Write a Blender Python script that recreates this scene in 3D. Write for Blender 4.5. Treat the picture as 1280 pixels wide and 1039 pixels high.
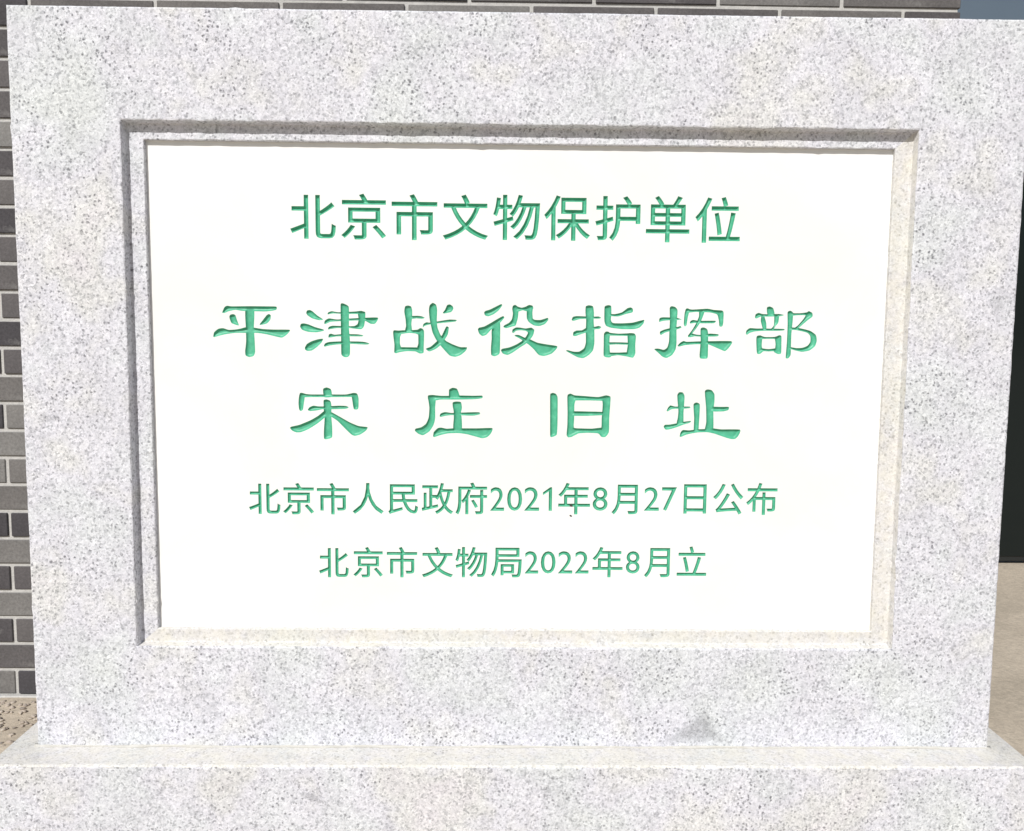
import bpy, bmesh, math, random
import numpy as np
from mathutils import Vector, Matrix
from mathutils.geometry import delaunay_2d_cdt
random.seed(7)
rng = np.random.default_rng(7)
for o in list(bpy.data.objects):
    bpy.data.objects.remove(o)
SC = bpy.context.scene
COL = SC.collection

# ------------------------------------------------------------------ camera
# metres; x right, y into the scene (front face of the stele is y = 0), z up
pitch, yaw, roll = 0.1005, 0.0157, -0.0095
fwd = Vector((math.sin(yaw)*math.cos(pitch), math.cos(yaw)*math.cos(pitch), -math.sin(pitch)))
r0 = Vector((math.cos(yaw), -math.sin(yaw), 0)); d0 = fwd.cross(r0)
right = r0*math.cos(roll) + d0*math.sin(roll)
down = d0*math.cos(roll) - r0*math.sin(roll)
cd = bpy.data.cameras.new('camera'); cam = bpy.data.objects.new('camera', cd); COL.objects.link(cam)
cam.matrix_world = Matrix(((right.x, -down.x, -fwd.x, -0.0265), (right.y, -down.y, -fwd.y, -1.1147),
                           (right.z, -down.z, -fwd.z, 0.3855), (0, 0, 0, 1)))
cd.sensor_width = 36; cd.lens = 1150/1280*36; cd.clip_start = 0.02; cd.clip_end = 500
SC.camera = cam

# ------------------------------------------------------------------ sky, sun, exposure
SUN = Vector((0.42, 1.0, -0.98)).normalized()          # direction the light travels
elev = math.asin(-SUN.z); azim = math.atan2(-SUN.x, -SUN.y)   # compass angle of the sun, from +y towards +x
w = bpy.data.worlds.new('World'); SC.world = w; w.use_nodes = True
nt = w.node_tree; nt.nodes.clear()
sky = nt.nodes.new('ShaderNodeTexSky'); sky.sky_type = 'NISHITA'; sky.sun_disc = False
sky.sun_elevation = elev; sky.sun_rotation = azim; sky.air_density = 1.0; sky.dust_density = 1.5
bg = nt.nodes.new('ShaderNodeBackground'); bg.inputs[1].default_value = 0.055
ow = nt.nodes.new('ShaderNodeOutputWorld')
nt.links.new(sky.outputs[0], bg.inputs[0]); nt.links.new(bg.outputs[0], ow.inputs[0])
ld = bpy.data.lights.new('sun', 'SUN'); ld.energy = 3.9; ld.angle = math.radians(0.5); ld.color = (1.0, 0.975, 0.935)
lo = bpy.data.objects.new('sun', ld); COL.objects.link(lo)
lo.rotation_euler = SUN.to_track_quat('-Z', 'Y').to_euler(); lo.location = (-2, -4, 5)
SC.view_settings.view_transform = 'Standard'; SC.view_settings.look = 'None'
SC.view_settings.gamma = 1.0; SC.view_settings.exposure = 0.10

# ------------------------------------------------------------------ materials
class NB:
    def __init__(s, name):
        s.m = bpy.data.materials.new(name); s.m.use_nodes = True
        s.t = s.m.node_tree; s.t.nodes.clear()
        s.out = s.t.nodes.new('ShaderNodeOutputMaterial'); s.p = s.t.nodes.new('ShaderNodeBsdfPrincipled')
        s.t.links.new(s.p.outputs[0], s.out.inputs[0])
        co = s.t.nodes.new('ShaderNodeTexCoord').outputs['Object']
        s.raw = co
        mp = s.t.nodes.new('ShaderNodeMapping'); mp.inputs['Location'].default_value = (0.3713, 0.8127, 0.2391); mp.inputs['Rotation'].default_value = (0.61, 0.43, 0.87)
        s.t.links.new(co, mp.inputs[0]); s.co = mp.outputs[0]
    def n(s, typ, ins=None, **kw):
        n = s.t.nodes.new(typ)
        for k, v in kw.items(): setattr(n, k, v)
        for k, v in (ins or {}).items():
            if hasattr(v, 'is_linked') or isinstance(v, bpy.types.NodeSocket): s.t.links.new(v, n.inputs[k])
            else: n.inputs[k].default_value = v
        return n
    def noise(s, scale, detail=2, rough=0.5, vec=None, dist=0.0):
        return s.n('ShaderNodeTexNoise', {'Vector': vec or s.co, 'Scale': scale, 'Detail': detail, 'Roughness': rough, 'Distortion': dist}).outputs
    def ramp(s, fac, stops, interp='LINEAR'):
        n = s.n('ShaderNodeValToRGB', {'Fac': fac}); e = n.color_ramp.elements; n.color_ramp.interpolation = interp
        while len(e) < len(stops): e.new(0.5)
        for el, (p, c) in zip(e, stops):
            el.position = p; el.color = c if len(c) == 4 else (*c, 1)
        return n.outputs[0]
    def mix(s, a, b, f, mode='MIX'):
        n = s.n('ShaderNodeMix', data_type='RGBA', blend_type=mode)
        for i, v in ((0, f), (6, a), (7, b)):
            if isinstance(v, bpy.types.NodeSocket): s.t.links.new(v, n.inputs[i])
            else: n.inputs[i].default_value = v if not isinstance(v, tuple) or len(v) == 4 else (*v, 1)
        return n.outputs[2]
    def math(s, op, a, b=0.0, clamp=False):
        n = s.n('ShaderNodeMath', operation=op, use_clamp=clamp)
        for i, v in ((0, a), (1, b)):
            if isinstance(v, bpy.types.NodeSocket): s.t.links.new(v, n.inputs[i])
            else: n.inputs[i].default_value = v
        return n.outputs[0]
    def bump(s, h, strength, dist):
        b = s.n('ShaderNodeBump', {'Height': h, 'Strength': strength, 'Distance': dist})
        s.t.links.new(b.outputs[0], s.p.inputs['Normal'])
    def base(s, c): s.t.links.new(c, s.p.inputs['Base Color']) if isinstance(c, bpy.types.NodeSocket) else setattr(s.p.inputs['Base Color'], 'default_value', (*c, 1))
    def rough(s, v): s.t.links.new(v, s.p.inputs['Roughness']) if isinstance(v, bpy.types.NodeSocket) else setattr(s.p.inputs['Roughness'], 'default_value', v)
g3 = lambda v: (v, v, v)

def granite(name, sunlit_dusty):
    b = NB(name)
    wv = b.noise(340, 2)[1]
    vec = b.n('ShaderNodeVectorMath', {0: b.co, 1: b.n('ShaderNodeVectorMath', {0: wv, 3: 0.0042}, operation='SCALE').outputs[0]}, operation='ADD').outputs[0]
    v1 = b.n('ShaderNodeTexVoronoi', {'Vector': vec, 'Scale': 400.0})
    rnd = b.n('ShaderNodeSeparateColor', {0: v1.outputs['Color']}).outputs[0]
    # crystals: mostly pale feldspar and quartz, some mid grey, few dark mica flecks
    c = b.ramp(rnd, [(0.0, (0.42, 0.43, 0.445)), (0.14, (0.54, 0.55, 0.567)), (0.36, (0.63, 0.64, 0.657)), (0.80, (0.69, 0.70, 0.716)), (1.0, (0.76, 0.77, 0.785))])
    v2 = b.n('ShaderNodeTexVoronoi', {'Vector': vec, 'Scale': 255.0})
    r2 = b.n('ShaderNodeSeparateColor', {0: v2.outputs['Color']}).outputs[1]
    spot = b.math('MULTIPLY', b.math('LESS_THAN', r2, 0.30), b.ramp(v2.outputs['Distance'], [(0.20, g3(1)), (0.50, g3(0))]))
    dens = b.ramp(b.noise(14, 3)[0], [(0.35, g3(0.35)), (0.65, g3(0.95))])
    c = b.mix(c, (0.165, 0.168, 0.18), b.math('MULTIPLY', spot, dens))
    v3 = b.n('ShaderNodeTexVoronoi', {'Vector': vec, 'Scale': 120.0})
    r3 = b.n('ShaderNodeSeparateColor', {0: v3.outputs['Color']}).outputs[2]
    spot = b.math('MULTIPLY', b.math('LESS_THAN', r3, 0.03), b.ramp(v3.outputs['Distance'], [(0.10, g3(1)), (0.30, g3(0))]))
    c = b.mix(c, (0.22, 0.22, 0.23), b.math('MULTIPLY', spot, 0.7))
    fn = b.ramp(b.noise(520, 3, 0.7)[0], [(0.33, g3(0.70)), (0.46, g3(0.98)), (0.68, g3(1.08))])
    c = b.mix(c, fn, 0.8, 'MULTIPLY')
    med = b.ramp(b.noise(190, 3, 0.6)[0], [(0.32, g3(0.86)), (0.45, g3(1.0)), (0.7, g3(1.03))])
    c = b.mix(c, med, 1.0, 'MULTIPLY')
    # slow drift of hue between cool lilac, neutral and faint green
    hue = b.ramp(b.noise(7.5, 3, 0.6)[0], [(0.30, (0.98, 1.0, 0.987)), (0.42, (0.985, 0.995, 1.02)), (0.52, (1.0, 0.985, 1.04)), (0.62, (1.012, 1.0, 0.98)), (0.74, (1.03, 0.985, 1.01))])
    c = b.mix(c, hue, 1.0, 'MULTIPLY')
    lum = b.ramp(b.noise(22, 4, 0.6)[0], [(0.3, g3(0.93)), (0.7, g3(1.05))])
    c = b.mix(c, lum, 1.0, 'MULTIPLY')
    if sunlit_dusty:
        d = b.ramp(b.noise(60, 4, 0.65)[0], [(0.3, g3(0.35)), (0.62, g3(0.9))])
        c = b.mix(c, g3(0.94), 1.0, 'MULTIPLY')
        c = b.mix(c, (0.73, 0.70, 0.61), b.math('MULTIPLY', d, 0.66))  # cream tint: ledge dust plus the warm sunlit tone painted into the stone
    b.base(c); b.rough(0.75); b.p.inputs['Specular IOR Level'].default_value = 0.25
    h = b.noise(420, 3, 0.65)[0]
    b.bump(h, 0.55, 0.0012)
    return b.m
M = {}
M['granite'] = granite('granite_speckled', False)
M['granite_sunlit_dusty'] = granite('granite_ledge_sun_and_dust', True)

b = NB('white_marble')
c = b.ramp(b.noise(5, 5, 0.6, dist=0.6)[0], [(0.3, (0.785, 0.785, 0.765)), (0.6, (0.83, 0.83, 0.82))])
b.base(c); b.rough(0.38); b.bump(b.noise(300, 3)[0], 0.08, 0.0005); M['marble'] = b.m

b = NB('green_enamel')
n1 = b.noise(110, 3, 0.6)[0]
c = b.ramp(n1, [(0.3, (0.06, 0.36, 0.215)), (0.55, (0.080, 0.425, 0.262)), (0.75, (0.12, 0.49, 0.32))])
b.base(c); b.rough(0.45); b.bump(b.noise(500, 3)[0], 0.25, 0.0006); M['green'] = b.m

b = NB('grey_brick')
oi = b.n('ShaderNodeObjectInfo').outputs['Random']
c = b.ramp(oi, [(0.0, (0.050, 0.047, 0.053)), (0.35, (0.090, 0.083, 0.087)), (0.7, (0.14, 0.132, 0.128)), (1.0, (0.21, 0.205, 0.198))])
c = b.mix(c, b.ramp(b.noise(9, 4, 0.6)[0], [(0.3, g3(0.8)), (0.7, g3(1.2))]), 1.0, 'MULTIPLY')
c = b.mix(c, b.ramp(b.noise(240, 3, 0.7)[0], [(0.3, g3(0.80)), (0.7, g3(1.2))]), 1.0, 'MULTIPLY')
c = b.mix(c, (0.30, 0.295, 0.285), b.ramp(b.noise(26, 5, 0.7)[0], [(0.58, g3(0)), (0.78, g3(0.55))]))
b.base(c); b.rough(0.9); b.bump(b.noise(130, 5, 0.7)[0], 0.7, 0.002); M['brick'] = b.m

b = NB('pale_mortar')
c = b.ramp(b.noise(70, 4, 0.65)[0], [(0.3, (0.45, 0.445, 0.43)), (0.7, (0.56, 0.55, 0.53))])
b.base(c); b.rough(0.95); b.bump(b.noise(300, 4, 0.7)[0], 0.7, 0.002); M['mortar'] = b.m

b = NB('cream_mortar')
c = b.ramp(b.noise(90, 4, 0.65)[0], [(0.3, (0.50, 0.485, 0.44)), (0.7, (0.60, 0.59, 0.555))])
b.base(c); b.rough(0.95); b.bump(b.noise(400, 4, 0.7)[0], 0.6, 0.0015); M['bead'] = b.m

b = NB('grey_cement_film')
c = b.ramp(b.noise(200, 4, 0.65)[0], [(0.3, (0.36, 0.365, 0.385)), (0.7, (0.48, 0.485, 0.50))])
b.base(c); b.rough(0.95)
th = b.n('ShaderNodeAttribute', attribute_name='film').outputs['Fac']
al = b.math('MULTIPLY', th, b.ramp(b.noise(230, 4, 0.7)[0], [(0.35, g3(0.15)), (0.6, g3(0.55))]))
b.t.links.new(al, b.p.inputs['Alpha']); M['cement'] = b.m

b = NB('tan_concrete')
c = b.ramp(b.noise(6, 6, 0.65)[0], [(0.3, (0.44, 0.38, 0.30)), (0.55, (0.54, 0.465, 0.37)), (0.75, (0.62, 0.54, 0.43))])
c = b.mix(c, b.ramp(b.noise(90, 5, 0.75)[0], [(0.3, g3(0.78)), (0.7, g3(1.15))]), 1.0, 'MULTIPLY')
b.base(c); b.rough(0.95); b.bump(b.noise(70, 6, 0.75)[0], 0.6, 0.006); M['ground'] = b.m

b = NB('river_pebbles')
oi = b.noise(45, 1)[0]
c = b.ramp(oi, [(0.3, (0.20, 0.18, 0.16)), (0.40, (0.38, 0.32, 0.27)), (0.7, (0.52, 0.46, 0.39))])
b.base(c); b.rough(0.8); M['pebble'] = b.m

b = NB('slate_sky_reflection')
c = b.ramp(b.noise(4, 3)[0], [(0.3, (0.090, 0.126, 0.168)), (0.7, (0.102, 0.140, 0.184))])
b.base(c); b.rough(0.5); M['slate'] = b.m  # flat slate blue painted in for sky reflected by the upper glass
b = NB('black_paint'); b.base(b.ramp(b.noise(6, 3)[0], [(0.3, (0.010, 0.012, 0.013)), (0.7, (0.016, 0.019, 0.020))])); b.rough(0.45); M['black'] = b.m
b = NB('dark_glass'); b.base((0.008, 0.012, 0.012)); b.rough(0.12); b.p.inputs['Specular IOR Level'].default_value = 0.25; M['glass'] = b.m
b = NB('dark_dirt'); b.base((0.05, 0.05, 0.045)); b.rough(0.9); M['dirt'] = b.m

# ------------------------------------------------------------------ helpers
def link(name, me, mat, parent=None, **props):
    o = bpy.data.objects.new(name, me); COL.objects.link(o)
    if mat is not None and not len(me.materials): me.materials.append(mat)
    if parent is not None: o.parent = parent
    for k, v in props.items(): o[k] = v
    return o
def empty(name, loc, label, cat):
    o = bpy.data.objects.new(name, None); COL.objects.link(o); o.location = loc; o.empty_display_size = 0.1
    o['label'] = label; o['category'] = cat
    return o
def mesh(name, V, F, smooth=False):
    me = bpy.data.meshes.new(name); me.from_pydata([tuple(v) for v in V], [], [tuple(f) for f in F]); me.update()
    if smooth: me.polygons.foreach_set('use_smooth', [True]*len(me.polygons))
    return me
def box_bm(bm, x0, x1, y0, y1, z0, z1, bev=0.0, jit=0.0, mat=0):
    vs = [bm.verts.new((x+random.uniform(-jit, jit), y+random.uniform(-jit, jit), z+random.uniform(-jit, jit))) for x in (x0, x1) for y in (y0, y1) for z in (z0, z1)]
    q = [(0,1,3,2),(4,6,7,5),(0,4,5,1),(2,3,7,6),(0,2,6,4),(1,5,7,3)]
    fs = [bm.faces.new([vs[i] for i in f]) for f in q]
    for f in fs: f.material_index = mat
    if bev:
        es = list({e for f in fs for e in f.edges})
        bmesh.ops.bevel(bm, geom=es, offset=bev, segments=1, affect='EDGES', clamp_overlap=True)
def box(name, x0, x1, y0, y1, z0, z1, mat, parent=None, bev=0.0, jit=0.0, **props):
    bm = bmesh.new(); box_bm(bm, x0, x1, y0, y1, z0, z1, bev, jit)
    bmesh.ops.recalc_face_normals(bm, faces=bm.faces)
    me = bpy.data.meshes.new(name); bm.to_mesh(me); bm.free()
    return link(name, me, mat, parent, **props)

# outlines of the brush-written characters and boxes of the printed ones, in tenths of a millimetre on the panel
BRUSH = {
 'ping': [[[-3635,3944],[-3605,4011],[-3571,4028],[-3513,4022],[-3304,4026],[-3095,4026],[-2974,4023],[-2979,3983],[-3096,3963],[-3221,3964],[-3388,3967],[-3472,3979],[-3556,3961],[-3606,3940]],[[-3351,3976],[-3246,3977],[-3252,3768],[-3245,3600],[-3243,3466],[-3265,3419],[-3316,3406],[-3357,3423],[-3365,3473],[-3350,3599],[-3351,3767]],[[-3549,3890],[-3536,3920],[-3498,3928],[-3473,3912],[-3457,3858],[-3434,3791],[-3475,3799],[-3525,3820]],[[-3183,3806],[-3140,3861],[-3097,3916],[-3067,3933],[-3043,3916],[-3052,3862],[-3090,3820],[-3141,3804],[-3174,3798]],[[-3750,3650],[-3737,3705],[-3686,3747],[-3627,3756],[-3560,3736],[-3477,3741],[-3409,3754],[-3342,3771],[-3242,3764],[-3142,3750],[-3016,3745],[-2815,3743],[-2849,3688],[-2909,3647],[-2976,3657],[-3101,3686],[-3210,3701],[-3310,3700],[-3477,3699],[-3603,3681],[-3688,3659],[-3738,3644]]],
 'jin': [[[-2613,3949],[-2603,3979],[-2569,3987],[-2536,3971],[-2478,3921],[-2407,3872],[-2453,3863],[-2537,3883],[-2595,3920]],[[-2689,3782],[-2680,3815],[-2646,3824],[-2588,3812],[-2505,3779],[-2404,3751],[-2404,3734],[-2488,3716],[-2589,3720],[-2664,3744]],[[-2634,3530],[-2608,3573],[-2549,3607],[-2473,3631],[-2410,3637],[-2431,3591],[-2482,3540],[-2550,3493],[-2609,3488],[-2632,3505]],[[-2192,4062],[-2150,4067],[-2108,4046],[-2091,4013],[-2093,3779],[-2082,3611],[-2084,3451],[-2113,3417],[-2155,3417],[-2189,3450],[-2191,3610],[-2193,3862]],[[-2352,3934],[-2345,3959],[-2301,3975],[-2218,3963],[-2016,3974],[-1941,3983],[-1899,3965],[-1899,3923],[-1979,3935],[-1983,3943],[-2151,3941],[-2285,3946]],[[-1983,3972],[-1895,3969],[-1895,3881],[-1909,3797],[-1942,3759],[-2018,3763],[-2085,3772],[-2085,3793],[-2026,3798],[-1988,3822],[-1975,3880]],[[-2395,3822],[-2386,3860],[-2336,3887],[-2235,3875],[-2067,3889],[-1744,3903],[-1774,3828],[-1833,3827],[-1900,3862],[-2026,3863],[-2235,3851],[-2319,3844],[-2378,3818]],[[-2350,3751],[-2341,3781],[-2295,3798],[-2194,3796],[-2085,3796],[-2085,3770],[-2236,3769],[-2320,3756]],[[-2346,3655],[-2338,3693],[-2312,3701],[-2271,3689],[-2195,3696],[-2077,3698],[-1985,3696],[-1918,3684],[-1935,3670],[-2069,3670],[-2237,3667],[-2313,3655]],[[-2402,3545],[-2389,3579],[-2339,3599],[-2204,3608],[-1986,3609],[-1901,3603],[-1843,3584],[-1868,3571],[-1986,3574],[-2070,3578],[-2238,3569],[-2339,3554],[-2390,3541]]],
 'zhan': [[[-1414,4011],[-1405,4043],[-1372,4053],[-1334,4041],[-1320,3995],[-1320,3912],[-1330,3828],[-1326,3744],[-1406,3743],[-1396,3802],[-1402,3886],[-1416,3969]],[[-1330,3924],[-1254,3929],[-1204,3923],[-1166,3905],[-1196,3892],[-1263,3896],[-1330,3891]],[[-1553,3734],[-1541,3750],[-1490,3747],[-1414,3752],[-1326,3754],[-1255,3760],[-1221,3779],[-1187,3766],[-1175,3712],[-1212,3686],[-1280,3711],[-1364,3718],[-1448,3705],[-1507,3692]],[[-1553,3734],[-1507,3738],[-1457,3701],[-1469,3667],[-1470,3583],[-1457,3541],[-1482,3482],[-1525,3469],[-1541,3481],[-1539,3574],[-1549,3658]],[[-1524,3549],[-1457,3545],[-1255,3543],[-1196,3543],[-1183,3476],[-1238,3471],[-1280,3492],[-1381,3495],[-1474,3482],[-1525,3469]],[[-1246,3753],[-1179,3754],[-1175,3653],[-1179,3552],[-1183,3476],[-1238,3471],[-1259,3543],[-1246,3585],[-1246,3669]],[[-1191,3787],[-1183,3829],[-1145,3851],[-1095,3847],[-943,3875],[-859,3887],[-775,3883],[-792,3862],[-901,3849],[-1011,3838],[-1111,3822],[-1162,3808]],[[-1116,3997],[-1107,4056],[-1070,4088],[-1028,4065],[-1015,3998],[-1019,3873],[-1010,3789],[-977,3705],[-943,3664],[-901,3622],[-816,3581],[-732,3552],[-647,3548],[-664,3506],[-723,3455],[-790,3431],[-858,3445],[-917,3504],[-976,3571],[-1027,3638],[-1069,3721],[-1086,3788],[-1107,3889]],[[-901,3803],[-872,3790],[-884,3706],[-918,3647],[-976,3571],[-1035,3524],[-1111,3494],[-1154,3527],[-1094,3553],[-1027,3612],[-968,3672],[-926,3756]],[[-948,3965],[-918,4008],[-893,4062],[-860,4071],[-826,4050],[-817,4017],[-843,3979],[-885,3968],[-927,3959]]],
 'yi': [[[-441,3975],[-425,3996],[-370,4013],[-295,4051],[-232,4081],[-219,4065],[-261,4006],[-319,3959],[-386,3931],[-429,3941]],[[-516,3768],[-503,3790],[-436,3807],[-352,3854],[-268,3905],[-209,3935],[-191,3918],[-226,3872],[-268,3830],[-360,3761],[-410,3706],[-461,3689],[-499,3718]],[[-343,3770],[-247,3855],[-241,3712],[-244,3493],[-265,3459],[-307,3442],[-349,3458],[-354,3543],[-346,3661]],[[-97,4024],[-88,4062],[-59,4073],[-25,4046],[-20,3983],[-28,3907],[-52,3823],[-90,3810],[-166,3788],[-204,3801],[-192,3822],[-133,3856],[-100,3898],[-88,3965]],[[-67,4066],[-34,4054],[17,4040],[67,4052],[109,4074],[152,4064],[160,4026],[85,3996],[34,4008],[-8,3995],[-50,3991]],[[84,4059],[156,4060],[152,3984],[158,3909],[187,3893],[255,3893],[339,3919],[348,3894],[306,3843],[239,3818],[171,3825],[112,3863],[84,3908],[81,3984]],[[-94,3735],[-90,3772],[-48,3798],[3,3797],[70,3787],[138,3798],[172,3775],[168,3733],[113,3732],[71,3757],[3,3763],[-48,3756],[-73,3731]],[[104,3774],[176,3775],[164,3707],[131,3657],[72,3597],[5,3554],[-79,3494],[-146,3460],[-206,3476],[-231,3514],[-215,3535],[-130,3553],[-46,3588],[21,3630],[71,3681],[96,3724]],[[-64,3705],[-13,3706],[63,3673],[131,3652],[216,3615],[326,3595],[458,3575],[454,3542],[396,3482],[303,3451],[235,3464],[175,3531],[115,3585],[47,3631],[-4,3664],[-55,3689]]],
 'zhi': [[[805,4062],[843,4077],[894,4063],[908,3975],[905,3891],[916,3765],[919,3622],[904,3529],[854,3469],[787,3430],[719,3438],[642,3476],[569,3517],[590,3526],[666,3508],[734,3510],[793,3553],[813,3621],[810,3764],[812,3890],[802,3991]],[[635,3893],[647,3931],[693,3944],[812,3941],[904,3939],[964,3942],[998,3927],[973,3913],[896,3914],[744,3908],[660,3885]],[[655,3704],[658,3746],[696,3767],[764,3772],[831,3810],[915,3815],[966,3826],[1000,3812],[975,3787],[933,3786],[857,3756],[773,3730],[689,3700]],[[1037,4064],[1079,4081],[1117,4069],[1122,3977],[1117,3901],[1143,3864],[1253,3861],[1380,3870],[1464,3892],[1527,3905],[1520,3863],[1474,3812],[1407,3791],[1254,3789],[1119,3805],[1059,3829],[1037,3884],[1034,3993]],[[1115,3973],[1166,3973],[1250,3995],[1317,4046],[1359,4056],[1384,4038],[1381,3996],[1301,3975],[1209,3944],[1116,3948]],[[1035,3732],[1069,3760],[1107,3742],[1105,3640],[1112,3522],[1126,3446],[1075,3441],[1036,3462],[1034,3597]],[[1328,3735],[1408,3738],[1430,3702],[1424,3601],[1427,3491],[1398,3440],[1347,3452],[1320,3499],[1331,3600]],[[1052,3756],[1120,3742],[1222,3734],[1340,3740],[1408,3738],[1409,3694],[1324,3706],[1222,3707],[1121,3708],[1053,3707]],[[1088,3625],[1190,3628],[1343,3624],[1343,3599],[1191,3601],[1089,3596]],[[1057,3505],[1125,3501],[1227,3502],[1328,3507],[1397,3499],[1398,3440],[1330,3452],[1219,3468],[1126,3455],[1075,3441]]],
 'hui': [[[1837,4051],[1861,4076],[1908,4064],[1935,4027],[1933,3943],[1928,3817],[1933,3631],[1923,3546],[1882,3478],[1815,3440],[1763,3456],[1711,3502],[1659,3548],[1710,3555],[1778,3541],[1820,3571],[1839,3647],[1840,3774],[1843,3900]],[[1710,3882],[1717,3928],[1759,3940],[1852,3938],[1937,3933],[1989,3914],[1938,3907],[1853,3904],[1760,3895]],[[1726,3730],[1726,3764],[1780,3790],[1856,3809],[1940,3823],[1974,3834],[1991,3817],[1958,3800],[1865,3774],[1790,3752],[1739,3722]],[[2021,3977],[2036,4045],[2070,4049],[2079,4011],[2064,3944],[2050,3843],[2029,3830],[2016,3860]],[[2032,4036],[2053,4051],[2112,4037],[2298,4049],[2384,4035],[2486,4028],[2495,3990],[2419,3985],[2334,4003],[2164,4008],[2063,3999]],[[2418,4019],[2486,4028],[2504,3999],[2503,3881],[2492,3835],[2458,3834],[2447,3906],[2428,3973],[2385,4006]],[[2202,4017],[2266,4017],[2250,3954],[2219,3878],[2162,3794],[2105,3717],[2080,3696],[2071,3717],[2120,3785],[2168,3869],[2200,3954]],[[2088,3869],[2099,3898],[2133,3911],[2201,3901],[2405,3903],[2389,3873],[2253,3869],[2151,3873],[2100,3865]],[[2079,3708],[2121,3743],[2172,3732],[2240,3728],[2342,3745],[2448,3737],[2441,3712],[2343,3708],[2224,3706],[2156,3709],[2097,3696]],[[1947,3593],[1980,3631],[2022,3653],[2056,3642],[2226,3649],[2609,3654],[2586,3578],[2536,3531],[2476,3551],[2346,3605],[2312,3613],[2176,3612],[2040,3600],[1964,3581]],[[2225,3803],[2263,3820],[2306,3799],[2321,3736],[2325,3457],[2292,3435],[2232,3439],[2222,3481],[2230,3651]]],
 'bu': [[[3036,4071],[3069,4084],[3113,4063],[3132,3988],[3057,3970],[3038,4012]],[[2892,3944],[2899,3986],[2936,4005],[2979,3992],[3047,3989],[3183,3994],[3252,3981],[3201,3965],[3049,3959],[2964,3959],[2913,3935]],[[2972,3965],[3006,3966],[3035,3878],[3037,3802],[2999,3801],[2975,3869],[2965,3911]],[[3133,3980],[3188,3976],[3183,3887],[3151,3845],[3123,3798],[3089,3802],[3129,3853]],[[2789,3740],[2791,3783],[2833,3817],[2918,3813],[3003,3814],[3139,3813],[3259,3810],[3259,3793],[3174,3786],[3021,3785],[2902,3777],[2835,3758],[2806,3736]],[[2918,3691],[2926,3721],[2964,3729],[2990,3692],[2989,3607],[3001,3531],[2972,3501],[2938,3501],[2928,3539],[2921,3623]],[[2930,3716],[2964,3729],[3024,3710],[3143,3712],[3210,3734],[3228,3711],[3213,3668],[3144,3686],[3025,3685],[2965,3683]],[[3148,3701],[3193,3731],[3228,3723],[3232,3626],[3232,3507],[3185,3503],[3155,3524],[3159,3625]],[[2960,3581],[3004,3569],[3072,3561],[3148,3570],[3199,3583],[3219,3524],[3151,3517],[3141,3534],[3073,3531],[3013,3533],[2972,3505]],[[3293,4015],[3326,4034],[3361,4011],[3361,3914],[3351,3746],[3352,3593],[3352,3492],[3324,3449],[3294,3449],[3292,3491],[3299,3661],[3299,3872]],[[3327,4013],[3370,4005],[3455,4006],[3531,4017],[3556,4032],[3599,4009],[3605,3967],[3559,3967],[3507,3981],[3422,3980],[3354,3975]],[[3506,4013],[3600,4001],[3597,3959],[3552,3925],[3494,3874],[3437,3822],[3387,3803],[3386,3824],[3427,3856],[3484,3924],[3516,3975]],[[3334,3830],[3394,3828],[3471,3818],[3583,3790],[3654,3740],[3669,3672],[3651,3604],[3585,3549],[3492,3531],[3405,3547],[3336,3569],[3336,3589],[3421,3577],[3498,3582],[3557,3608],[3589,3655],[3586,3722],[3550,3764],[3473,3785],[3395,3798],[3336,3800]]],
 'song': [[[-2416,3024],[-2374,3041],[-2323,3020],[-2311,2974],[-2316,2923],[-2400,2918],[-2417,2973]],[[-2704,2962],[-2678,2972],[-2628,2958],[-2560,2953],[-2408,2954],[-2307,2955],[-2138,2956],[-2045,2976],[-2002,2968],[-2003,2925],[-2070,2925],[-2223,2922],[-2409,2920],[-2561,2919],[-2645,2916],[-2696,2911]],[[-2717,2911],[-2700,2970],[-2645,2962],[-2645,2911],[-2655,2843],[-2669,2762],[-2698,2745],[-2715,2766],[-2722,2834]],[[-2070,2959],[-2036,2976],[-1998,2964],[-1982,2908],[-1983,2806],[-1995,2772],[-2038,2772],[-2050,2814],[-2062,2899]],[[-2609,2759],[-2588,2793],[-2537,2814],[-2478,2806],[-2393,2807],[-2224,2816],[-2139,2813],[-2105,2797],[-2139,2778],[-2309,2771],[-2427,2770],[-2495,2755],[-2580,2746]],[[-2413,2879],[-2375,2892],[-2333,2876],[-2318,2829],[-2318,2658],[-2311,2573],[-2312,2427],[-2363,2401],[-2410,2401],[-2414,2487],[-2403,2658],[-2411,2743]],[[-2394,2760],[-2360,2743],[-2394,2675],[-2497,2589],[-2608,2519],[-2693,2484],[-2753,2480],[-2803,2501],[-2832,2535],[-2811,2552],[-2718,2574],[-2581,2631],[-2479,2691]],[[-2360,2743],[-2318,2735],[-2225,2685],[-2098,2613],[-1988,2567],[-1874,2551],[-1895,2508],[-1964,2460],[-2032,2442],[-2074,2459],[-2142,2523],[-2242,2625],[-2318,2676],[-2360,2692]]],
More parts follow.
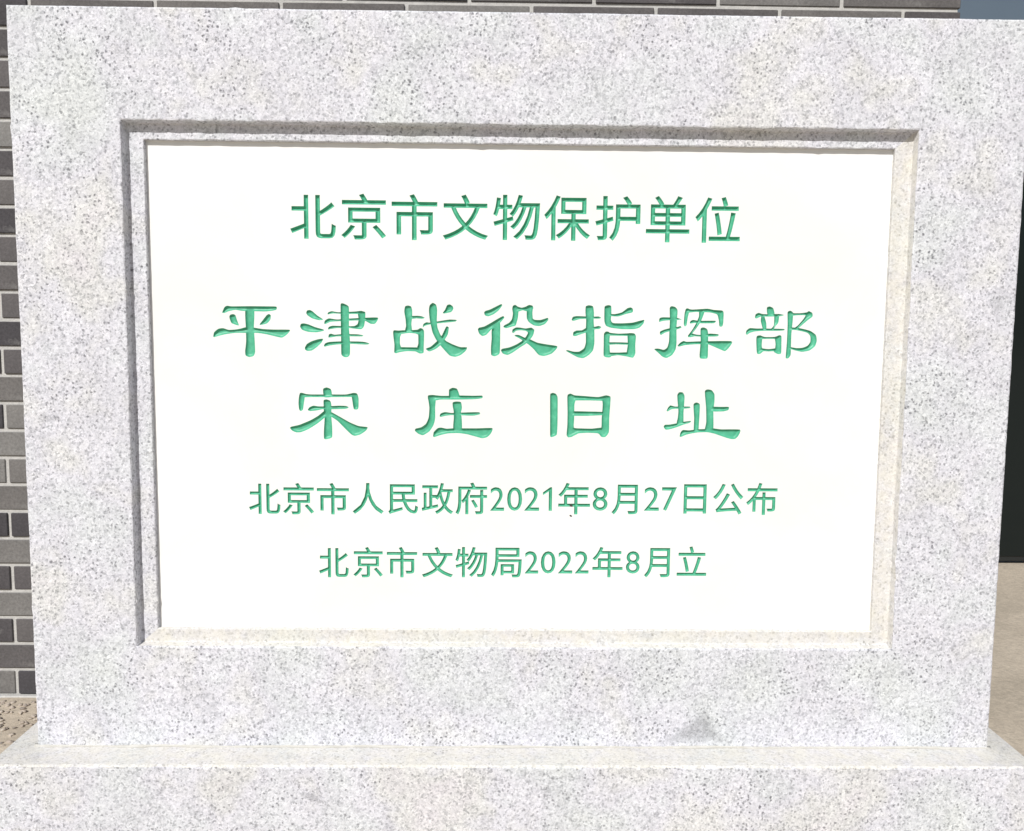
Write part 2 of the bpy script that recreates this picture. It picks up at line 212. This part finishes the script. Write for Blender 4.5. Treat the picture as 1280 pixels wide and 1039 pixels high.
 'zhuang': [[[-865,3028],[-822,3050],[-771,3038],[-750,2995],[-737,2927],[-860,2926],[-869,2977]],[[-1127,2950],[-1076,2959],[-966,2949],[-864,2950],[-729,2955],[-567,2953],[-457,2955],[-457,2924],[-567,2909],[-779,2903],[-966,2902],[-1034,2891],[-1119,2903]],[[-1127,2941],[-1034,2925],[-1038,2797],[-1038,2669],[-1059,2583],[-1110,2505],[-1187,2457],[-1246,2474],[-1289,2512],[-1280,2538],[-1212,2556],[-1153,2599],[-1119,2677],[-1110,2796],[-1119,2873]],[[-822,2867],[-779,2880],[-720,2872],[-707,2800],[-719,2740],[-709,2671],[-710,2534],[-812,2533],[-808,2670],[-809,2756],[-821,2816]],[[-983,2695],[-970,2729],[-915,2747],[-830,2737],[-711,2743],[-566,2749],[-490,2747],[-485,2723],[-566,2705],[-694,2707],[-830,2710],[-915,2700],[-966,2686]],[[-1063,2445],[-1055,2497],[-1008,2545],[-965,2554],[-897,2541],[-812,2546],[-710,2547],[-522,2548],[-331,2552],[-347,2485],[-394,2438],[-454,2424],[-522,2441],[-650,2474],[-761,2486],[-880,2481],[-974,2459],[-1050,2433]]],
 'jiu': [[[382,2962],[390,2988],[416,2997],[454,2984],[476,2937],[479,2766],[479,2595],[470,2474],[402,2444],[389,2474],[386,2680]],[[595,2947],[603,2977],[633,2990],[685,2965],[698,2905],[686,2854],[685,2682],[682,2579],[701,2493],[667,2454],[616,2443],[594,2475],[601,2596],[601,2767]],[[1026,2942],[1060,2968],[1102,2968],[1132,2951],[1130,2857],[1121,2686],[1120,2514],[1078,2453],[1027,2453],[1000,2496],[1025,2565],[1027,2685],[1036,2856]],[[616,2981],[685,2969],[804,2961],[975,2950],[1077,2972],[1120,2955],[1104,2900],[1018,2903],[873,2906],[720,2905],[634,2904]],[[637,2768],[859,2769],[1064,2763],[1064,2728],[860,2714],[723,2713],[637,2716]],[[640,2562],[725,2558],[897,2555],[982,2564],[1067,2569],[1103,2479],[1027,2462],[983,2496],[863,2502],[744,2494],[693,2468],[625,2450]]],
 'zhi3': [[[1960,2984],[1985,3018],[2028,3014],[2051,2968],[2049,2865],[2044,2762],[2043,2624],[1962,2615],[1973,2693],[1979,2778],[1967,2890]],[[1833,2782],[1849,2825],[1878,2853],[1930,2840],[1990,2840],[2119,2840],[2123,2821],[2042,2812],[1940,2811],[1888,2803],[1846,2777]],[[1800,2584],[1816,2610],[1876,2614],[1962,2630],[2047,2650],[2141,2661],[2124,2636],[2048,2614],[1963,2581],[1878,2554],[1827,2550]],[[2165,2866],[2203,2892],[2242,2871],[2245,2781],[2238,2557],[2239,2531],[2179,2531],[2178,2694]],[[2301,3029],[2335,3055],[2386,3046],[2422,2996],[2425,2911],[2416,2782],[2419,2533],[2316,2532],[2330,2644],[2323,2824]],[[2384,2839],[2513,2840],[2607,2839],[2600,2801],[2540,2783],[2429,2780],[2386,2795]],[[2005,2460],[2012,2512],[2041,2547],[2119,2543],[2221,2557],[2307,2561],[2410,2571],[2522,2559],[2754,2557],[2739,2483],[2698,2440],[2638,2439],[2551,2465],[2438,2503],[2343,2521],[2222,2516],[2094,2491],[2035,2465]]],
}
LINES = [
 [('北',-2791,-2241,4843,5367), ('京',-2174,-1635,4841,5388), ('市',-1567,-1014,4841,5388), ('文',-946,-401,4852,5390), ('物',-337,230,4854,5395), ('保',282,840,4854,5394), ('护',904,1451,4861,5394), ('单',1521,2053,4847,5401), ('位',2122,2672,4847,5397)],
 [('北',-3353,-2963,1451,1835), ('京',-2929,-2546,1449,1846), ('市',-2509,-2110,1451,1849), ('人',-2065,-1681,1462,1852), ('民',-1621,-1250,1462,1839), ('政',-1205,-813,1465,1858), ('府',-781,-388,1462,1866), ('2',-348,-175,1510,1810), ('0',-138,50,1512,1811), ('2',77,264,1513,1813), ('1',309,424,1514,1814), ('年',503,902,1471,1870), ('8',934,1121,1519,1818), ('月',1174,1500,1475,1853), ('2',1580,1767,1523,1823), ('7',1802,1988,1524,1824), ('日',2077,2363,1489,1864), ('公',2448,2826,1483,1875), ('布',2866,3255,1478,1886)],
 [('北',-2492,-2121,647,1023), ('京',-2061,-1694,649,1038), ('市',-1642,-1261,651,1041), ('文',-1201,-813,654,1043), ('物',-781,-380,656,1046), ('局',-332,54,658,1040), ('2',92,263,709,997), ('0',294,480,711,998), ('2',512,693,712,999), ('2',725,898,713,1000), ('年',946,1328,665,1056), ('8',1369,1543,716,1004), ('月',1602,1925,668,1047), ('立',2014,2389,691,1070)],
]

# ================================================================== the setting
GZ = -0.386
N = 60
xs = np.concatenate([np.linspace(-30, -3, 12), np.linspace(-2.8, 3.2, 61), np.linspace(3.6, 30, 12)])
ys = np.concatenate([np.linspace(-30, -3, 12), np.linspace(-2.8, 3.2, 61), np.linspace(3.6, 30, 12)])
V = [(x, y, GZ + (random.uniform(-.0015, .0015) if abs(x) < 3 and abs(y) < 3 else 0)) for y in ys for x in xs]
n = len(xs)
F = [(j*n+i, j*n+i+1, (j+1)*n+i+1, (j+1)*n+i) for j in range(len(ys)-1) for i in range(n-1)]
link('ground', mesh('ground', V, F, True), M['ground'], kind='structure')

# ------------------------------------------------------------------ pebbles bedded in the ground by the wall
bm = bmesh.new()
for _ in range(1100):
    x = random.uniform(-1.45, -0.60); y = 0.690 - abs(random.gauss(0, 0.17))
    if y < 0.32: continue
    r = random.uniform(0.0018, 0.0055)
    mtx = Matrix.Translation((x, y, GZ + r*0.15)) @ Matrix.Rotation(random.uniform(0, 6.28), 4, 'Z') @ Matrix.Diagonal((r*random.uniform(1, 1.6), r, r*random.uniform(0.5, 0.8), 1))
    bmesh.ops.create_icosphere(bm, subdivisions=1, radius=1.0, matrix=mtx)
for v in bm.verts: v.co += Vector((random.uniform(-1, 1), random.uniform(-1, 1), random.uniform(-1, 1)))*0.0008
me = bpy.data.meshes.new('pebbles'); bm.to_mesh(me); bm.free()
me.polygons.foreach_set('use_smooth', [True]*len(me.polygons))
link('pebbles', me, M['pebble'], kind='stuff', label='small dark pebbles bedded in tan ground at the foot of the brick wall', category='gravel')

# ------------------------------------------------------------------ brick wall behind
WY = 0.72; XL = -2.10; XR = 0.8616; PX = 0.2396; PZ = 0.05476; JT = 0.0075
wall = empty('brick_wall', (0, WY, GZ), 'grey brick wall with pale mortar joints behind the granite stele', 'wall')
def wl(x, y, z): return (x, y-WY, z-GZ)
def zk(k): return -0.3299 + PZ*k + 0.010*min(1, max(0, (k-20)/4))
# backing with mortar showing in the joints
box('mortar_bed', XL, XR-0.004, 0.0035, 0.24, 0.0, zk(31)-GZ-0.004, M['mortar'], wall)
def brick_mesh(L, H):
    bm = bmesh.new(); box_bm(bm, -L/2, L/2, 0, 0.05, -H/2, H/2, bev=0.0012)
    bmesh.ops.recalc_face_normals(bm, faces=bm.faces)
    me = bpy.data.meshes.new('brick'); bm.to_mesh(me); bm.free(); me.materials.append(M['brick']); return me
cache = {}
rest = bmesh.new()
def shown(x0, x1, z0, z1):           # bricks the photograph shows: left of the stele, and above it
    return (x1 > -1.35 and x0 < -0.86) or (z1 > 0.92 and z0 < 1.16 and x1 > -1.2)
for k in range(-1, 31):
    z0, z1 = zk(k)+JT/2, zk(k+1)-JT/2
    if k >= 23: ph = (-0.2074 + (0.0 if k % 2 == 1 else PX/2))
    else: ph = -1.007 + (0.0 if k % 2 == 1 else PX/2)
    i0 = math.floor((XL-ph)/PX)
    x = ph + i0*PX
    while x < XR:
        a, c_ = max(x + JT/2, XL), min(x + PX - JT/2, XR)
        if c_ - a > 0.02:
            L, H = round(c_-a, 4), round(z1-z0, 4)
            cx, cz = (a+c_)/2, (z0+z1)/2
            dy = random.uniform(-0.0012, 0.0012)
            if shown(a, c_, z0, z1):
                if (L, H) not in cache: cache[(L, H)] = brick_mesh(L, H)
                o = link('brick', cache[(L, H)], None, wall)
                o.location = wl(cx, WY+dy, cz); o.rotation_euler = (random.uniform(-.003, .003), random.uniform(-.003, .003), random.uniform(-.004, .004))
            else:
                xx, yy, zz = wl(cx, WY+dy, cz)
                box_bm(rest, xx-L/2, xx+L/2, yy, yy+0.05, zz-H/2, zz+H/2, bev=0.0012)
        x += PX
bmesh.ops.recalc_face_normals(rest, faces=rest.faces)
me = bpy.data.meshes.new('brickwork'); rest.to_mesh(me); rest.free()
link('brickwork', me, M['brick'], wall, kind='stuff')
box('cement_skirting', XL, XR, -0.010, 0.0035, -0.01, 0.0035, M['mortar'], wall, bev=0.002, jit=0.0)

# ------------------------------------------------------------------ dark doorway beyond the wall's end
DY = 1.79
door = empty('doorway', (1.9, DY, GZ), 'dark doorway with slate blue pane painted as reflected sky above it beyond the right end of the brick wall', 'doorway')
def dbox(name, x0, x1, y0, y1, z0, z1, mat, bev=0.002, parent=None):
    p = parent or door
    off = Vector((1.9, DY, GZ)) if p is door else Vector((1.9, DY, GZ))
    return box(name, x0-1.9, x1-1.9, y0-DY, y1-DY, z0-GZ, z1-GZ, mat, p, bev)
dbox('transom_pane', 0.60, 4.2, 1.745, 1.95, 1.20, 2.60, M['slate'])
dbox('door_frame', 0.60, 1.36, 1.79, 1.95, GZ, 1.198, M['black'])
dbox('door_frame', 2.62, 4.2, 1.79, 1.95, GZ, 1.198, M['black'])
leaf = dbox('door_leaf', 1.363, 2.617, 1.815, 1.86, GZ+0.01, 1.196, M['black'])
dbox('door_glass', 1.47, 2.51, 1.811, 1.822, -0.36, 1.08, M['glass'], 0.001, leaf)
dbox('handle', 1.41, 1.43, 1.775, 1.790, 0.35, 0.65, M['black'], 0.003, leaf)

# ================================================================== the stele
stele = empty('memorial_stele', (0, 0, GZ), 'pale speckled granite memorial stele with a white panel of carved green Chinese characters', 'monument')
def sl(V): return [(x, y, z-GZ) for x, y, z in V]

# ---- granite frame: a profile swept round the rectangle, subdivided so that the arrises wander a little
UL, UR, UB, UT = -0.5997, 0.6011, -0.1483, 0.7463
OL, OR, OB, OT = -0.4718, 0.4723, -0.0188, 0.6181
PL, PR, PB, PT = -0.4500, 0.4500, 0.0000, 0.5982
D1, D2, TH = 0.0130, 0.0195, 0.22
def lerp_rect(kind, off):
    if kind == 'U': return (UL+off, UR-off, UB+off*0.0, UT-off)
    if kind == 'O': return (OL+off, OR-off, OB+off, OT-off)
    return (PL+off, PR-off, PB+off, PT-off)
# (rect, inward offset, y, jitter, material of the strip to the next loop)
prof = [('U', 0.0, TH, 0, 0), ('U', 0.0, 0.0022, 0.0003, 0), ('U', 0.0006, 0.0007, 0.0003, 0), ('U', 0.0022, 0.0, 0.0002, 0),
        ('U', 0.020, 0.0, 0, 0), ('O', -0.014, 0.0, 0, 0),
        ('O', -0.0016, 0.0, 0.0004, 0), ('O', -0.0004, 0.0006, 0.0005, 0), ('O', 0.0, 0.0020, 0.0005, 2), ('O', 0.0016, D1-0.0010, 0.0003, 1), ('O', 0.0027, D1, 0.0003, 1),
        ('P', -0.0012, D1, 0.0002, 1), ('P', -0.0003, D1+0.0005, 0.0002, 1), ('P', 0.0, D1+0.0015, 0.0002, 1), ('P', 0.0, D2+0.006, 0, 1)]
NS = (240, 170)
def loop_pts(kind, off, y, jit):
    l, r, b_, t = lerp_rect(kind, off); P = []
    cs = [(l, t), (r, t), (r, b_), (l, b_)]
    for s in range(4):
        (ax, az), (bx, bz) = cs[s], cs[(s+1) % 4]; m = NS[s % 2]
        for i in range(m):
            u = i/m; P.append([ax+(bx-ax)*u, y, az+(bz-az)*u])
    P = np.array(P)
    if jit:
        k = len(P)
        nz = rng.normal(size=(k, 3)); nz = (nz + np.roll(nz, 1, 0) + np.roll(nz, -1, 0))/1.7
        sl_ = rng.normal(size=(k//14+1, 3)); idx = np.arange(k)/14
        i0 = idx.astype(int) % len(sl_); i1 = (i0+1) % len(sl_); fr = (idx-idx.astype(int))[:, None]
        chip = (rng.random((k, 1)) < 0.02)*rng.uniform(0.5, 2.2, (k, 1)); chip = chip+0.5*np.roll(chip, 1, 0)+0.5*np.roll(chip, -1, 0)
        P = P + (nz*(0.45+chip) + (sl_[i0]*(1-fr)+sl_[i1]*fr)*0.3)*jit*np.array([1, 0.6, 1])
        P[:, 1] = np.maximum(P[:, 1], 0.0)
    return P
loops = [loop_pts(*p[:4]) for p in prof]
K = len(loops[0]); V = np.concatenate(loops); F = []; MI = []
side = np.repeat([0, 1, 2, 3], [NS[0], NS[1], NS[0], NS[1]])   # top, right, bottom, left
for j in range(len(loops)-1):
    for i in range(K):
        F.append((j*K+i, j*K+(i+1) % K, (j+1)*K+(i+1) % K, (j+1)*K+i))
        sunlit_dusty = prof[j][4] == 1 or (prof[j][4] == 2 and side[i] in (1, 2))
        MI.append(1 if (sunlit_dusty and side[i] in (1, 2)) else 0)  # right and bottom recess sides: sunlit cream painted into the colour
me = mesh('frame', sl(V), F); me.materials.append(M['granite']); me.materials.append(M['granite_sunlit_dusty'])
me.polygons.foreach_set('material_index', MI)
bm = bmesh.new(); bm.from_mesh(me)
bmesh.ops.recalc_face_normals(bm, faces=bm.faces)
bm.to_mesh(me); bm.free()
frame = link('frame', me, None, stele)
# the back slab closes the stone behind the panel
box('back_slab', UL+0.004, UR-0.004, 0.045, TH-0.002, UB-GZ, UT-GZ-0.004, M['granite'], stele)

# ---- plinth block the upright stands on
prof2 = [(0.27, 0.0), (0.27, UB-GZ-0.003), (0.267, UB-GZ), (-0.0470, UB-GZ), (-0.0480, UB-GZ-0.0003), (-0.0492, UB-GZ-0.0010), (-0.0500, UB-GZ-0.0020), (-0.0504, UB-GZ-0.0036), (-0.0504, 0.0)]
n2 = 300; V = []; F = []; q = len(prof2); wob = rng.normal(size=(n2+1, 2)); wob = (wob+np.roll(wob, 1, 0))/1.4
for i in range(n2+1):
    x = -0.635 + 1.27*i/n2
    for k, (y, z) in enumerate(prof2):
        e = 0.00045 if 4 <= k <= 6 else 0.0
        V.append((x, y+wob[i, 0]*e, z+wob[i, 1]*e))
F = [(i*q+k, i*q+(k+1) % q, (i+1)*q+(k+1) % q, (i+1)*q+k) for i in range(n2) for k in range(q)] + [tuple(range(q))[::-1], tuple(n2*q+k for k in range(q))]
bm = bmesh.new(); bm.from_mesh(mesh('plinth', V, F))
bmesh.ops.recalc_face_normals(bm, faces=bm.faces)
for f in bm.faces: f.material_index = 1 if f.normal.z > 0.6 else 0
me = bpy.data.meshes.new('plinth'); bm.to_mesh(me); bm.free()
me.materials.append(M['granite']); me.materials.append(M['granite_sunlit_dusty'])
link('plinth', me, None, stele)

# ---- mortar bead along the foot of the upright
V = []; F = []; n = 260
for i in range(n+1):
    x = UL-0.004 + (UR-UL+0.008)*i/n
    a = 0.0030 + 0.0016*math.sin(i*0.31)*math.sin(i*0.057) + random.gauss(0, 0.0004)
    h = 0.0028 + 0.0012*math.sin(i*0.17+2)*math.sin(i*0.043) + random.gauss(0, 0.0003)
    z = UB
    V += [(x, 0.002, z+max(h, .0008)), (x, -max(a, .001)*0.4, z+max(h, .0008)*0.55), (x, -max(a, .001), z-0.0004), (x, 0.002, z-0.0004)]
for i in range(n):
    for k in range(4):
        F.append((i*4+k, i*4+(k+1) % 4, (i+1)*4+(k+1) % 4, (i+1)*4+k))
F += [(3, 2, 1, 0), tuple(n*4+k for k in range(4))]
me = mesh('mortar_bead', sl(V), F, True); link('mortar_bead', me, M['bead'], stele)

# ================================================================== carved panel
YF = D2                                  # front face of the marble
def catmull(P, step):
    P = np.array(P, float); n = len(P); out = []
    for i in range(n):
        p0, p1, p2, p3 = P[i-1], P[i], P[(i+1) % n], P[(i+2) % n]
        m = max(1, int(math.ceil(np.linalg.norm(p2-p1)/step)))
        for k in range(m):
            t = k/m
            out.append(0.5*((2*p1)+(-p0+p2)*t+(2*p0-5*p1+4*p2-p3)*t*t*0.8+(-p0+3*p1-3*p2+p3)*t**3*0.8 + (-p0+p2)*0) if False else
                       p1 + (p2-p0)*0.30*t*(1-t)**2*1.0 + (p2-p1)*(3*t*t-2*t**3) - (p3-p1)*0.30*t*t*(1-t))
    return np.array(out)
def winding(pts, polys):
    wn = np.zeros(len(pts), int)
    for P in polys:
        A = P; B = np.roll(P, -1, 0)
        ax, ay, bx, by = A[:, 0], A[:, 1], B[:, 0], B[:, 1]
        x = pts[:, 0][:, None]; y = pts[:, 1][:, None]
        isl = (bx-ax)*(y-ay) - (x-ax)*(by-ay)
        up = (ay <= y) & (by > y) & (isl > 0); dn = (ay > y) & (by <= y) & (isl < 0)
        wn += up.sum(1) - dn.sum(1)
    return wn
def glyph_polys(ch):
    c = bpy.data.curves.new('glyph', 'FONT'); c.body = ch; c.fill_mode = 'NONE'; c.resolution_u = 4
    o = bpy.data.objects.new('glyph', c); COL.objects.link(o)
    dg = bpy.context.evaluated_depsgraph_get(); me = o.evaluated_get(dg).to_mesh()
    co = np.array([v.co[:2] for v in me.vertices]); nxt = {}
    for e in me.edges: nxt.setdefault(e.vertices[0], []).append(e.vertices[1]); nxt.setdefault(e.vertices[1], []).append(e.vertices[0])
    seen = set(); polys = []
    for s in range(len(co)):
        if s in seen or s not in nxt: continue
        loop = [s]; seen.add(s)
        cand = [q for q in nxt[s] if q == s+1] or nxt[s]
        cur = cand[0]
        while cur not in seen:
            loop.append(cur); seen.add(cur)
            nn = [q for q in nxt[cur] if q not in seen]
            if not nn: break
            cur = nn[0]
        if len(loop) > 2: polys.append(co[loop])
    bpy.data.objects.remove(o); bpy.data.curves.remove(c)
    return polys
def cdt(verts, edges):
    r = delaunay_2d_cdt([Vector(v) for v in verts], edges, [], 0, 1e-6)
    return np.array([tuple(v) for v in r[0]]), np.array([f for f in r[2] if len(f) == 3])
def pack(polys):
    V = []; E = []
    for P in polys:
        o = len(V); n = len(P); V += [tuple(p) for p in P]; E += [(o+i, o+(i+1) % n) for i in range(n)]
    return V, E
def resample(P, step):
    out = []
    for i in range(len(P)):
        a, b_ = P[i], P[(i+1) % len(P)]; m = max(1, int(round(np.linalg.norm(b_-a)/step)))
        out += [a+(b_-a)*k/m for k in range(m)]
    return np.array(out)
def outline(polys):
    """outer boundary of the union: vertices and edges"""
    V, E = pack(polys); v, t = cdt(V, E)
    cen = v[t].mean(1); ins = winding(cen, polys) != 0
    t = t[ins]
    cnt = {}
    for a, b_, c in t:
        for e in ((a, b_), (b_, c), (c, a)):
            k = (min(e), max(e)); cnt[k] = cnt.get(k, 0)+1
    be = [k for k, n in cnt.items() if n == 1]
    used = sorted({i for e in be for i in e}); mp = {u: i for i, u in enumerate(used)}
    return v[used], [(mp[a], mp[b_]) for a, b_ in be]
def seg_dist(P, A, B):
    d = np.full(len(P), 9.0); AB = B-A; L = (AB**2).sum(1)+1e-18
    for s in range(0, len(P), 400):
        q = P[s:s+400][:, None]; t = np.clip(((q-A)*AB).sum(2)/L, 0, 1)
        d[s:s+400] = np.sqrt(((q-A-t[..., None]*AB)**2).sum(2)).min(1)
    return d
def area(q): return 0.5*np.sum(q[:, 0]*np.roll(q[:, 1], -1)-np.roll(q[:, 0], -1)*q[:, 1])
def thicken(q, d):
    """move an outline sideways by d (outwards for the outer contour, inwards for holes)"""
    q = q[np.linalg.norm(q-np.roll(q, -1, 0), axis=1) > 1e-4]
    e = np.roll(q, -1, 0)-q; e /= np.linalg.norm(e, axis=1)[:, None]
    n1 = np.stack([e[:, 1], -e[:, 0]], 1); n0 = np.roll(n1, 1, 0)
    m = n0+n1; m /= np.maximum(1e-6, np.linalg.norm(m, axis=1))[:, None]
    return q + m*(d/np.maximum(0.6, (m*n1).sum(1)))[:, None]
chars = []         # (polys in mm, groove depth, grid step)
for key, ps in BRUSH.items():
    polys = []
    for p in ps:
        q = catmull(np.array(p)/10.0, 1.6)
        ar = 0.5*np.sum(q[:, 0]*np.roll(q[:, 1], -1)-np.roll(q[:, 0], -1)*q[:, 1])
        polys.append(q if ar > 0 else q[::-1])
    chars.append((polys, 3.2, 1.0))
gcache = {}
for li, L in enumerate(LINES):
    for ch, x0, x1, z0, z1 in L:
        if ch not in gcache: gcache[ch] = glyph_polys(ch)
        if ch == '1': gcache[ch] = [np.array([(0.66, 0), (1, 0), (1, 2.5), (0.80, 2.5), (0.0, 1.95), (0.0, 1.68), (0.66, 2.08)])]
        P = gcache[ch]; al = np.concatenate(P); lo_, hi_ = al.min(0), al.max(0)
        t0 = np.array([x0, z0])/10.0; t1 = np.array([x1, z1])/10.0
        fat = 0.55 if li == 0 else (0.12 if ch.isdigit() else 0.42)
        t0 = t0+fat; t1 = t1-fat
        polys = [resample(t0+(p-lo_)/(hi_-lo_)*(t1-t0), 1.3) for p in P]
        big_ = max(polys, key=lambda q: abs(area(q))); sgn = 1 if area(big_) > 0 else -1
        polys = [thicken(q, fat*sgn) for q in polys]
        chars.append((polys, 4.2 if li == 0 else 3.2, 0.9 if li == 0 else 0.7))

panel = None
PV = [(PL*1000-1, PB*1000-1), (PR*1000+1, PB*1000-1), (PR*1000+1, PT*1000+1), (PL*1000-1, PT*1000+1)]; PE = [(0, 1), (1, 2), (2, 3), (3, 0)]
regions = []; grooves = []
for polys, dep, step in chars:
    bv, be = outline(polys)
    A = bv[[e[0] for e in be]]; B = bv[[e[1] for e in be]]
    lo_, hi_ = bv.min(0), bv.max(0)
    gx, gy = np.meshgrid(np.arange(lo_[0], hi_[0], step), np.arange(lo_[1], hi_[1], step*.87))
    gx[1::2] += step/2
    G = np.stack([gx.ravel(), gy.ravel()], 1); G += rng.uniform(-.12, .12, G.shape)*step
    G = G[winding(G, polys) != 0]
    dg_ = seg_dist(G, A, B); G = G[dg_ > step*0.42]
    # crest points just inside the rim give the cut its steep wall
    v, t = cdt([tuple(p) for p in bv]+[tuple(p) for p in G], be)
    cen = v[t].mean(1); t = t[winding(cen, polys) != 0]
    dd = seg_dist(v, A, B); dd[dd < 1e-4] = 0
    depth = dep*np.tanh(dd/(dep*(0.50 if step > 0.95 else 0.45)))
    grooves.append((v, t, depth)); regions.append((lo_, hi_, polys))
    o = len(PV); PV += [tuple(p) for p in bv]; PE += [(o+a, o+b_) for a, b_ in be]
v, t = cdt(PV, PE); cen = v[t].mean(1); inside = np.zeros(len(cen), bool)
for lo_, hi_, polys in regions:
    m = np.where((cen[:, 0] > lo_[0]) & (cen[:, 0] < hi_[0]) & (cen[:, 1] > lo_[1]) & (cen[:, 1] < hi_[1]))[0]
    if len(m): inside[m] |= winding(cen[m], polys) != 0
t = t[~inside]
X = [(p[0]/1000, YF, p[1]/1000) for p in v]
# the slab has thickness: sides and back
o = len(X); l, r, b_, tp = PL-.001, PR+.001, PB-.001, PT+.001
X += [(l, YF, b_), (r, YF, b_), (r, YF, tp), (l, YF, tp), (l, .0448, b_), (r, .0448, b_), (r, .0448, tp), (l, .0448, tp)]
F = [tuple(int(i) for i in f) for f in t]
F = [f if np.cross(v[f[1]]-v[f[0]], v[f[2]]-v[f[0]]) > 0 else f[::-1] for f in F]
F += [(o, o+4, o+5, o+1), (o+1, o+5, o+6, o+2), (o+2, o+6, o+7, o+3), (o+3, o+7, o+4, o), (o+4, o+7, o+6, o+5)]
panel = link('marble_panel', mesh('marble_panel', sl(X), F), M['marble'], stele)
for v, t, depth in grooves:
    F = []
    for f in t:
        f = tuple(int(i) for i in f)
        F.append(f if np.cross(v[f[1]]-v[f[0]], v[f[2]]-v[f[0]]) > 0 else f[::-1])
    c0 = v.mean(0)
    me = mesh('carved_character', [((p[0]-c0[0])/1000, d/1000, (p[1]-c0[1])/1000) for p, d in zip(v, depth)], F, True)
    o = link('carved_character', me, M['green'], panel)
    o.location = (c0[0]/1000, YF, c0[1]/1000-GZ)

# ---- cement smears left on the stone
def smear(pts, y, fade=0.006):
    out = []
    for (ax, az), (bx, bz) in zip(pts, pts[1:]+pts[:1]):
        m = max(2, int(math.hypot(bx-ax, bz-az)/0.0015))
        for i in range(m): out.append(((ax+(bx-ax)*i/m+random.gauss(0, .0009))*1000, (az+(bz-az)*i/m+random.gauss(0, .0009))*1000))
    n = len(out); P = np.array(out); A = P; B = np.roll(P, -1, 0)
    gx, gy = np.meshgrid(np.arange(P[:, 0].min(), P[:, 0].max(), 1.6), np.arange(P[:, 1].min(), P[:, 1].max(), 1.6))
    G = np.stack([gx.ravel(), gy.ravel()], 1); G = G[winding(G, [P]) != 0]; G = G[seg_dist(G, A, B) > 0.7]
    v, tr = cdt([tuple(p) for p in P]+[tuple(p) for p in G], [(i, (i+1) % n) for i in range(n)])
    tr = tr[winding(v[tr].mean(1), [P]) != 0]
    d = seg_dist(v, A, B)/1000
    F = [tuple(int(i) for i in f) for f in tr]
    F = [f if np.cross(v[f[1]]-v[f[0]], v[f[2]]-v[f[0]]) > 0 else f[::-1] for f in F]
    me = mesh('cement_smear', sl([(p[0]/1000, y-0.0003-0.0004*min(1, q/fade), p[1]/1000) for p, q in zip(v, d)]), F, True)
    at = me.attributes.new('film', 'FLOAT', 'POINT'); at.data.foreach_set('value', [float(min(1, q/fade)) for q in d])
    return link('cement_smear', me, M['cement'], stele)
smear([(0.560, 0.420), (0.580, 0.436), (0.592, 0.425), (0.588, 0.398), (0.570, 0.402)], 0.0, 0.022)
smear([(-0.592, 0.262), (-0.575, 0.258), (-0.553, 0.262), (-0.556, 0.272), (-0.575, 0.276)], 0.0, 0.008)
smear([(0.168, -0.1440), (0.195, -0.130), (0.222, -0.108), (0.238, -0.096), (0.250, -0.108), (0.256, -0.125), (0.276, -0.1440), (0.22, -0.1442)], 0.0, 0.011)
smear([(-0.268, -0.182), (-0.258, -0.179), (-0.240, -0.186), (-0.230, -0.193), (-0.236, -0.197), (-0.256, -0.191)], -0.0504, 0.004)

# two flecks of dirt under the last line but one
for x, z, r in ((0.0664, 0.1583, 0.0014), (0.0662, 0.1452, 0.0011)):
    bm = bmesh.new(); bmesh.ops.create_icosphere(bm, subdivisions=2, radius=1, matrix=Matrix.Translation((x, YF, z-GZ)) @ Matrix.Rotation(0.5, 4, 'Y') @ Matrix.Diagonal((r*1.7, r*.4, r, 1)))
    me = bpy.data.meshes.new('dirt_fleck'); bm.to_mesh(me); bm.free()
    link('dirt_fleck', me, M['dirt'], panel)
